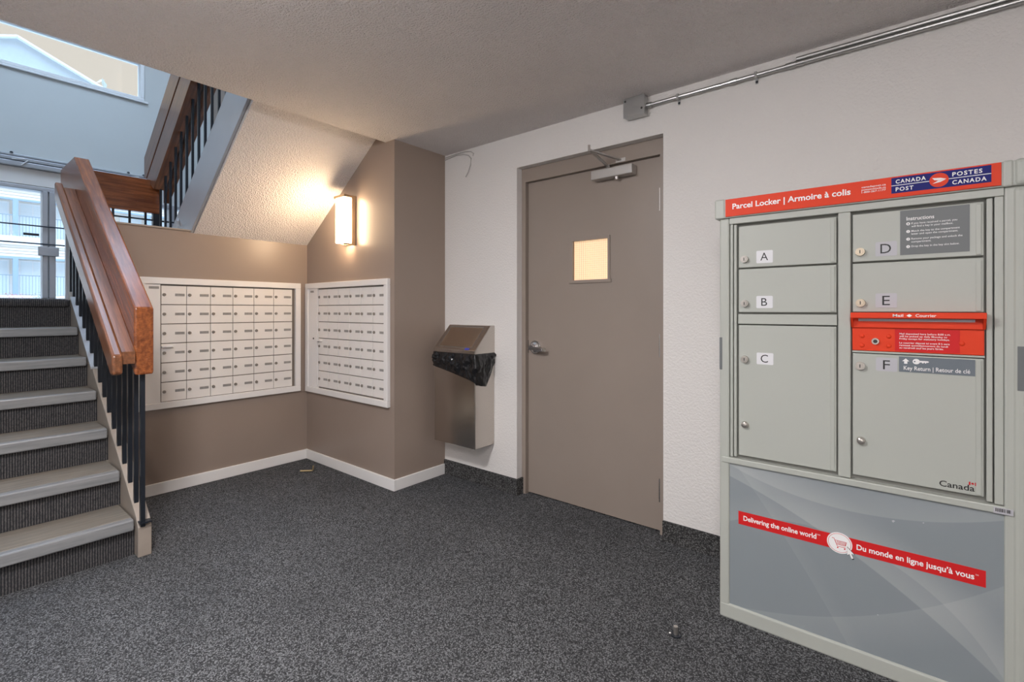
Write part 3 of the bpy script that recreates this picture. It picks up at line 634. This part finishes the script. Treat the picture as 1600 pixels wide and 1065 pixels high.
dF = locker_door('F', -0.155, 0.642, 0.170, 1.056, (-0.132, 1.013), (-0.090, 1.000, -0.034, 1.044), (-0.071, -0.053, 1.006, 0.030), m_plateR, m_nickel)
for d, x in ((dC, -0.492), (dF, -0.130)):
    MB().cyl((x, YF+0.008, 0.762), (x, YF-0.004, 0.762), 0.0135, 20, 0.012).dome((x, YF-0.004, 0.762), 0.0105, 0.004).build('latch_knob', m_nickel, d)
# instructions sticker on D
stq = flat('instruction_sticker', [rect(-0.027, 1.377, 0.137, 1.519)], YF+0.0055, m_gprint, dD, 0.0006)
T = YF+0.0044
text('sticker_heading', 'Instructions', -0.011, 0.056, 1.4865, 0.0115, T, m_wprint, dD, 0.012)
lines = [(1, 'If you have received a parcel, you', 0.109, 1.4735), (0, 'will find a key in your mailbox.', 0.100, 1.4640), (2, 'Match the key to the compartment', 0.115, 1.4490), (0, 'letter and open the compartment.', 0.111, 1.4400),
         (3, 'Remove your package and unlock the', 0.121, 1.4245), (0, 'compartment.', 0.049, 1.4150), (4, 'Drop the key in the key slot below.', 0.114, 1.4005)]
for num, s, xr, z in lines:
    text('sticker_text', s, 0.001, xr, z, 0.0058, T, m_wprint, dD, 0.008)
    if num:
        flat('bullet', [ellipse(-0.007, z+0.0022, 0.0048, 0.0048, 18)], YF+0.0048, m_wprint, dD, 0.0003)
        text('bullet_number', str(num), -0.0084, -0.0056, z-0.0004, 0.0052, YF+0.0043, m_gprint, dD)
# mail slot unit
ms = MB().box((-0.154, YF+0.004, 1.0645), (0.169, YF+0.026, 1.150), 0.002).build('mail_slot', m_red, lk)
MB().prism([(YF+0.004, 1.142), (YF+0.004, 1.192), (YF-0.034, 1.192), (YF-0.034, 1.174), (YF-0.004, 1.172), (YF-0.004, 1.142)], 'X', -0.156, 0.171, 0.001).build('hood', m_red, ms)
MB().box((-0.136, YF-0.009, 1.1635), (0.148, YF-0.0045, 1.1715)).build('slit', m_plateR, ms)  # darker lilac-grey stands in for the shaded slot
MB().prism([(YF-0.032, 1.174), (YF-0.004, 1.174), (YF-0.004, 1.143)], 'X', -0.156, -0.150).build('hood_cheek', m_red, ms)
MB().prism([(YF-0.032, 1.174), (YF-0.004, 1.174), (YF-0.004, 1.143)], 'X', 0.165, 0.171).build('hood_cheek', m_red, ms)
flat('notice_patch', [rect(-0.040, 1.068, 0.115, 1.139)], YF+0.0038, m_red2, ms, 0.0004)
for x, z in ((-0.127, 1.113), (-0.056, 1.114), (-0.127, 1.082), (-0.056, 1.083), (0.120, 1.098)):
    MB().dome((x, YF+0.004, z), 0.007, 0.004).build('rivet', m_red, ms)
MB().cyl((-0.091, YF+0.005, 1.097), (-0.091, YF-0.003, 1.097), 0.0115, 18, 0.010).build('slot_lock', m_nickel, ms)
MB().cyl((-0.091, YF-0.002, 1.097), (-0.091, YF-0.0036, 1.097), 0.006, 14).build('slot_keyway', m_keyhole, ms)
text('slot_text', 'Mail', -0.045, -0.019, 1.1785, 0.0085, YF-0.0346, m_wprint, ms, 0.015)
text('slot_text', 'Courrier', 0.011, 0.060, 1.1785, 0.0085, YF-0.0346, m_wprint, ms, 0.015)
flat('slot_diamond', [[(-0.011, 1.1825), (-0.004, 1.1775), (0.003, 1.1825), (-0.004, 1.1875)]], YF-0.0343, m_wprint, ms, 0.0004)
T = YF+0.0030
for s, xr, z in (('Mail deposited here before 8:00 a.m.', 0.094, 1.1215), ('will be picked up daily Monday to', 0.086, 1.1135), ('Friday except for statutory holidays.', 0.092, 1.1055),
                 ('Le courrier déposé ici avant 8 h sera', 0.092, 1.0925), ('ramassé quotidiennement du lundi', 0.088, 1.0845), ('au vendredi sauf les jours fériés.', 0.078, 1.0765)):
    text('notice_text', s, -0.029, xr, z, 0.0052, T, m_wprint, ms, 0.010)
# key return sticker on F
flat('key_return_sticker', [rect(-0.030, 1.0015, 0.149, 1.0505)], YF+0.0055, m_bluegrey, dF, 0.0006)
T = YF+0.0044
text('key_return_text', 'Key Return | Retour de clé', -0.018, 0.138, 1.0085, 0.0125, T, m_wprint, dF, 0.006)
flat('arrow_mark', [[(-0.022, 1.036), (-0.013, 1.045), (-0.004, 1.036), (-0.009, 1.036), (-0.009, 1.028), (-0.017, 1.028), (-0.017, 1.036)]], YF+0.0048, m_wprint, dF, 0.0004)
flat('key_mark', [ellipse(0.013, 1.0365, 0.009, 0.0085, 22), rect(0.020, 1.0345, 0.041, 1.0395), [(0.041, 1.0345), (0.044, 1.037), (0.041, 1.0395)], rect(0.027, 1.0320, 0.031, 1.035), rect(0.034, 1.0320, 0.037, 1.035)], YF+0.0048, m_wprint, dF, 0.0004)
flat('key_mark_hole', [ellipse(0.009, 1.0365, 0.0022, 0.0022, 12)], YF+0.0043, m_bluegrey, dF, 0.0003)
# wordmark with a small flag on F
text('wordmark', 'Canada', 0.068, 0.148, 0.6555, 0.0175, YF+0.0055, m_bprint, dF, 0.012)
lf_ = [(0, 1), (.18, .62), (.42, .72), (.36, .25), (.62, .42), (.72, .18), (1, .15), (.84, -.15), (.5, -.5), (.08, -.42), (.06, -.9), (-.06, -.9), (-.08, -.42), (-.5, -.5), (-.84, -.15), (-1, .15), (-.72, .18), (-.62, .42), (-.36, .25), (-.42, .72), (-.18, .62)]
flat('flag_mark', [rect(0.1350, 0.6730, 0.1385, 0.6830), rect(0.1485, 0.6730, 0.1520, 0.6830), [(0.1435+a*0.0036, 0.678+b*0.0042) for a, b in lf_]], YF+0.0055, m_red2, dF, 0.0004)
# top sign
T0 = YF-0.0105
sg = MB().box((-0.558, YF-0.014, 1.5615), (0.203, YF-0.0095, 1.6285), 0.0008, 1).build('sign', m_red, lk)
TS = YF-0.0148
text('sign_text', 'Parcel Locker | Armoire à colis', -0.532, -0.157, 1.5885, 0.0200, TS, m_wprint, sg, 0.022)
for s, z in (('canadapost.ca', 1.6045), ('postescanada.ca', 1.5960), ('1-800-267-1177', 1.5875)):
    text('sign_contact', s, -0.127, -0.063, z, 0.0058, TS, m_wprint, sg, 0.008)
flat('logo_panel', [rect(-0.049, 1.5745, 0.182, 1.6245)], YF-0.0140, m_navy, sg, 0.0004)
flat('logo_rule', [rect(-0.049, 1.5985, 0.046, 1.6005), rect(0.087, 1.5985, 0.182, 1.6005)], YF-0.0144, m_wprint, sg, 0.0003)
flat('logo_oval', [ellipse(0.0665, 1.5995, 0.0225, 0.0215)], YF-0.0144, m_red, sg, 0.0005)
flat('logo_wing', [[(0.0505, 1.6075), (0.0560, 1.6005), (0.0660, 1.5985), (0.0835, 1.6010)], [(0.0505, 1.6075), (0.0835, 1.6010), (0.0700, 1.6055)], [(0.0515, 1.5900), (0.0640, 1.5975), (0.0835, 1.6000), (0.0700, 1.5930)]], YF-0.0149, m_wprint, sg, 0.0003)
for s, a, b, z in (('CANADA', -0.038, 0.036, 1.6045), ('POST', -0.038, 0.006, 1.5800), ('POSTES', 0.097, 0.163, 1.6045), ('CANADA', 0.097, 0.172, 1.5800)):
    text('logo_text', s, a, b, z+0.0008, 0.0118, YF-0.0150, m_wprint, sg, 0.022, 1.22)
# side stickers, barcode
flat('dark_sticker', [rect(-0.583, 0.967, -0.573, 1.093)], YF-0.002, m_gprint, lk, 0.0006)
flat('dark_sticker', [rect(0.236, 0.969, 0.256, 1.096)], YF-0.008, m_gprint, lk, 0.0006)
bc = flat('barcode_sticker', [rect(0.187, 0.607, 0.228, 0.625)], YF-0.0065, m_plateR, lk, 0.0006)
random.seed(5); bars = []; x = 0.191
while x < 0.222:
    wd = random.choice((0.0008, 0.0014, 0.0022)); bars.append(rect(x, 0.6125, x+wd, 0.6225)); x += wd+random.choice((0.0010, 0.0018))
flat('barcode_bars', bars, YF-0.0071, m_bprint, bc, 0.0003)
# printed lower panel: grey with pale sweeping curves
def circ3(p, q, r):
    ax, ay = p; bx, by = q; cx, cy = r; d = 2*(ax*(by-cy)+bx*(cy-ay)+cx*(ay-by))
    ux = ((ax*ax+ay*ay)*(by-cy)+(bx*bx+by*by)*(cy-ay)+(cx*cx+cy*cy)*(ay-by))/d
    uy = ((ax*ax+ay*ay)*(cx-bx)+(bx*bx+by*by)*(ax-cx)+(cx*cx+cy*cy)*(bx-ax))/d
    return ux, uy, math.hypot(ax-ux, ay-uy)
m_panel, pn, pb = newmat('grey_swoosh_print'); setp(pb, 0.32)
gp = pn.nodes.new('ShaderNodeNewGeometry'); sp_ = pn.nodes.new('ShaderNodeSeparateXYZ'); cb = pn.nodes.new('ShaderNodeCombineXYZ')
pn.links.new(gp.outputs['Position'], sp_.inputs[0]); pn.links.new(sp_.outputs[0], cb.inputs[0]); pn.links.new(sp_.outputs[2], cb.inputs[1])
acc = None
for (p, q, r_), side, wd, amp in (
        (((-0.550, 0.555), (-0.235, 0.420), (0.20, 0.115)), 1, 0.16, 0.34), (((-0.550, 0.600), (-0.34, 0.535), (0.18, 0.575)), 1, 0.10, 0.28),
        (((-0.53, 0.055), (-0.22, 0.135), (0.13, 0.330)), -1, 0.12, 0.20), (((-0.02, 0.36), (0.10, 0.27), (0.205, 0.13)), 1, 0.09, 0.22),
        (((-0.33, 0.33), (-0.23, 0.17), (-0.15, 0.03)), 1, 0.05, 0.12)):
    ux, uy, rr = circ3(p, q, r_)
    ds_ = pn.nodes.new('ShaderNodeVectorMath'); ds_.operation = 'DISTANCE'; ds_.inputs[1].default_value = (ux, uy, 0); pn.links.new(cb.outputs[0], ds_.inputs[0])
    # which side of the arc is pale: upper right for side 1
    out = 1 if ((p[0]+0.1-ux)**2+(p[1]+0.3-uy)**2)**0.5 > rr else -1
    sgn = out*side
    mt = pn.nodes.new('ShaderNodeMath'); mt.operation = 'MULTIPLY_ADD'; mt.inputs[1].default_value = sgn; mt.inputs[2].default_value = -sgn*rr; pn.links.new(ds_.outputs['Value'], mt.inputs[0])
    fade = maprange(pn, mt.outputs[0], 0.0, wd, amp, 0.0); edge = maprange(pn, mt.outputs[0], -0.0015, 0.0015, 0.0, 1.0)
    ml = pn.nodes.new('ShaderNodeMath'); ml.operation = 'MULTIPLY'; pn.links.new(fade, ml.inputs[0]); pn.links.new(edge, ml.inputs[1])
    if acc is None: acc = ml.outputs[0]
    else:
        ad = pn.nodes.new('ShaderNodeMath'); ad.operation = 'ADD'; pn.links.new(acc, ad.inputs[0]); pn.links.new(ml.outputs[0], ad.inputs[1]); acc = ad.outputs[0]
pn.links.new(mixcol(pn, acc, (0.24, 0.27, 0.285), (0.48, 0.50, 0.49)), pb.inputs['Base Color'])
pl = MB().box((-0.549, YF+0.004, 0.056), (0.212, YF+0.03, 0.607)).build('lower_panel', m_panel, lk)
flat('panel_stripe', [rect(-0.515, 0.3765, 0.172, 0.4265)], YF+0.004, m_red2, pl, 0.0004)
T = YF+0.0032
text('stripe_text', 'Delivering the online world', -0.497, -0.258, 0.3945, 0.0175, T, m_wprint, pl, 0.022)
text('stripe_text', 'TM', -0.256, -0.247, 0.4085, 0.0040, T, m_wprint, pl)
text('stripe_text', 'Du monde en ligne jusqu’à vous', -0.142, 0.147, 0.3930, 0.0175, T, m_wprint, pl, 0.022)
text('stripe_text', 'TM', 0.149, 0.156, 0.4060, 0.0040, T, m_wprint, pl)
flat('cart_badge', [ellipse(-0.190, 0.4005, 0.0365, 0.0355)], YF+0.0036, m_wprint, pl, 0.0003)
flat('cart_ring', [ellipse(-0.190, 0.4005, 0.0330, 0.0320)], YF+0.0032, m_red2, pl, 0.0002)
flat('cart_disc', [ellipse(-0.190, 0.4005, 0.0318, 0.0308)], YF+0.0030, m_wprint, pl, 0.0002)
cx, cz = -0.190, 0.4005
cart = ribbon([(cx-0.022, cz+0.013), (cx-0.016, cz+0.013), (cx-0.006, cz-0.012), (cx+0.018, cz-0.012)], 0.0016)+ribbon([(cx-0.013, cz+0.007), (cx+0.020, cz+0.007), (cx+0.017, cz-0.006), (cx-0.008, cz-0.006)], 0.0014)
for i in range(6): cart += ribbon([(cx-0.006+i*0.0045, cz+0.007), (cx-0.004+i*0.0040, cz-0.006)], 0.0011)
cart += ribbon([(cx-0.011, cz+0.0025), (cx+0.0185, cz+0.0025)], 0.001)+ribbon([(cx-0.009, cz-0.002), (cx+0.0175, cz-0.002)], 0.001)
cart += [ellipse(cx-0.005, cz-0.0165, 0.0024, 0.0024, 12), ellipse(cx+0.015, cz-0.0165, 0.0024, 0.0024, 12)]
flat('cart_mark', cart, YF+0.0028, m_red2, pl, 0.0002)
cur = [(-0.168, 0.393), (-0.168, 0.366), (-0.1615, 0.3715), (-0.1555, 0.3575), (-0.1505, 0.360), (-0.1565, 0.3735), (-0.148, 0.3740)]
ctr = (sum(p[0] for p in cur)/7, sum(p[1] for p in cur)/7)
flat('cursor_outline', [[(ctr[0]+(a-ctr[0])*1.16+0.0012, ctr[1]+(b-ctr[1])*1.16-0.001) for a, b in cur]], YF+0.0026, m_bprint, pl, 0.0002)
flat('cursor_mark', [cur], YF+0.0024, m_wprint, pl, 0.0002)
for x, z, rr in ((-0.045, 0.515, 0.004), (0.030, 0.530, 0.002), (-0.085, 0.195, 0.002)):
    flat('scuff', [[(x-rr, z), (x, z-rr*1.2), (x+rr*1.4, z+rr*0.4), (x+0.2*rr, z+rr)]], YF+0.004, m_plateR, pl, 0.0002)

# ------------------------------------------------------------------ outside: ground, apartment building, trees
struct('floor_outside', MB().box((-60, -25, 0.9), (XW-0.12, 40, 1.15)), m_ground, 'pale paved ground outside the glazed entrance', 'ground')
FX = -33.0
ab = empty('apartment_building', (FX-4, 4, 1.15), 'pale apartment building with blue posts and balconies across the yard', 'building')
MB().box((FX-8, -9, 1.15), (FX, 20, 12.3)).build('wall', m_siding, ab)
for zz in [3.70+0.14*i for i in range(4)]+[6.42+0.14*i for i in range(3)]:
    MB().box((FX, -9, zz), (FX+0.62, 20, zz+0.125)).build('siding_board', m_siding, ab)
for z0, z1 in ((4.25, 4.65), (6.85, 7.10), (1.15, 1.90)):
    MB().box((FX, -9, z0), (FX+0.7, 20, z1)).build('balcony_slab', m_bwhite, ab)
for z0, z1 in ((3.60, 3.70), (6.34, 6.42)): MB().box((FX+0.50, -9, z0), (FX+0.65, 20, z1)).build('beam', m_bpost, ab)
for i in range(-3, 6):
    yy = 2.94+i*1.28*1.0
    for z0, z1 in ((1.9, 3.6), (4.65, 6.34)):
        if i % 2 == 0: MB().box((FX+0.50, yy-0.09, z0), (FX+0.66, yy+0.09, z1)).build('post', m_bpost, ab)
        wnd = MB().box((FX, yy+0.16, z0+0.05), (FX+0.06, yy+1.12, z1-0.02)).build('window', m_bwhite, ab)
        MB().box((FX+0.05, yy+0.22, z0+0.12), (FX+0.075, yy+0.62, z1-0.10)).build('pane', m_wglass, wnd)
        MB().box((FX+0.05, yy+0.66, z0+0.12), (FX+0.075, yy+1.06, z1-0.10)).build('pane', m_wglass, wnd)
for z0, z1 in ((1.9, 2.85), (4.65, 5.65)):
    MB().box((FX+0.60, -9, z1-0.04), (FX+0.65, 20, z1)).build('railing_bar', m_brail, ab)
    rb = MB()
    for i in range(120): rb.box((FX+0.615, -1+i*0.11-0.009, z0), (FX+0.635, -1+i*0.11+0.009, z1-0.04))
    tag(rb.build('railing_pickets', m_brail, ab), kind='stuff')
for i in range(30): MB().box((FX+0.62, -2+i*0.45, 7.10), (FX+0.8, -2+i*0.45+0.42, 7.24)).build('eave_panel', m_bwhite, ab)
MB().prism([(-1.1, 12.3), (7.1, 12.3), (3.0, 14.02)], 'X', FX-8, FX+0.3).build('gable', m_roof, ab)
MB().bar((FX+0.4, -1.3, 12.25), (FX+0.4, 3.0, 14.07), 0.3, 0.09).build('gable_trim', m_bwhite, ab)
MB().bar((FX+0.4, 3.0, 14.07), (FX+0.4, 7.3, 12.25), 0.3, 0.09).build('gable_trim', m_bwhite, ab)
def leafy(name, c, r, h, label, mat, seed, trunk=True, group=None):
    rd = random.Random(seed)
    t = empty(name, c, label, 'tree' if trunk else 'shrub', group)
    b = MB()
    for i in range(420):
        v = Vector((rd.gauss(0, 1), rd.gauss(0, 1), rd.gauss(0, 1))).normalized()*rd.uniform(0.55, 1.0)
        p = Vector(c)+Vector((v.x*r, v.y*r, h*0.62+v.z*h*0.38)); s_ = rd.uniform(0.05, 0.11)*h*0.55
        e = Matrix.Rotation(rd.uniform(0, 6.28), 3, Vector((rd.random(), rd.random(), rd.random()+0.1)).normalized())
        vs = [b.bm.verts.new(p+e@Vector(q)*s_) for q in ((-0.5, 0, 0), (0, -0.25, 0.06), (0.5, 0, 0), (0, 0.25, 0.06))]; b.bm.faces.new(vs)
    b.build('foliage', mat, t, recalc=False)
    MB().cyl(c, (c[0], c[1], c[2]+h*0.5), 0.02*h, 8, 0.012*h).build('stem', m_wood2, t)
    return t
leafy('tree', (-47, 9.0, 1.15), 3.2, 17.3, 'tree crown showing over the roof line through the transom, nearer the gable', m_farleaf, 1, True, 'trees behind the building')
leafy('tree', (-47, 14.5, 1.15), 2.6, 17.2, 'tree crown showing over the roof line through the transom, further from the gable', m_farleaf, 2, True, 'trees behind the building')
leafy('flowering_shrub', (FX+2.4, 2.75, 1.15), 0.55, 0.85, 'red flowering shrub before the far building', m_flower, 3, False)
leafy('green_shrub', (FX+2.4, 3.75, 1.15), 0.5, 0.95, 'green shrub before the far building', m_leaf, 4, False)
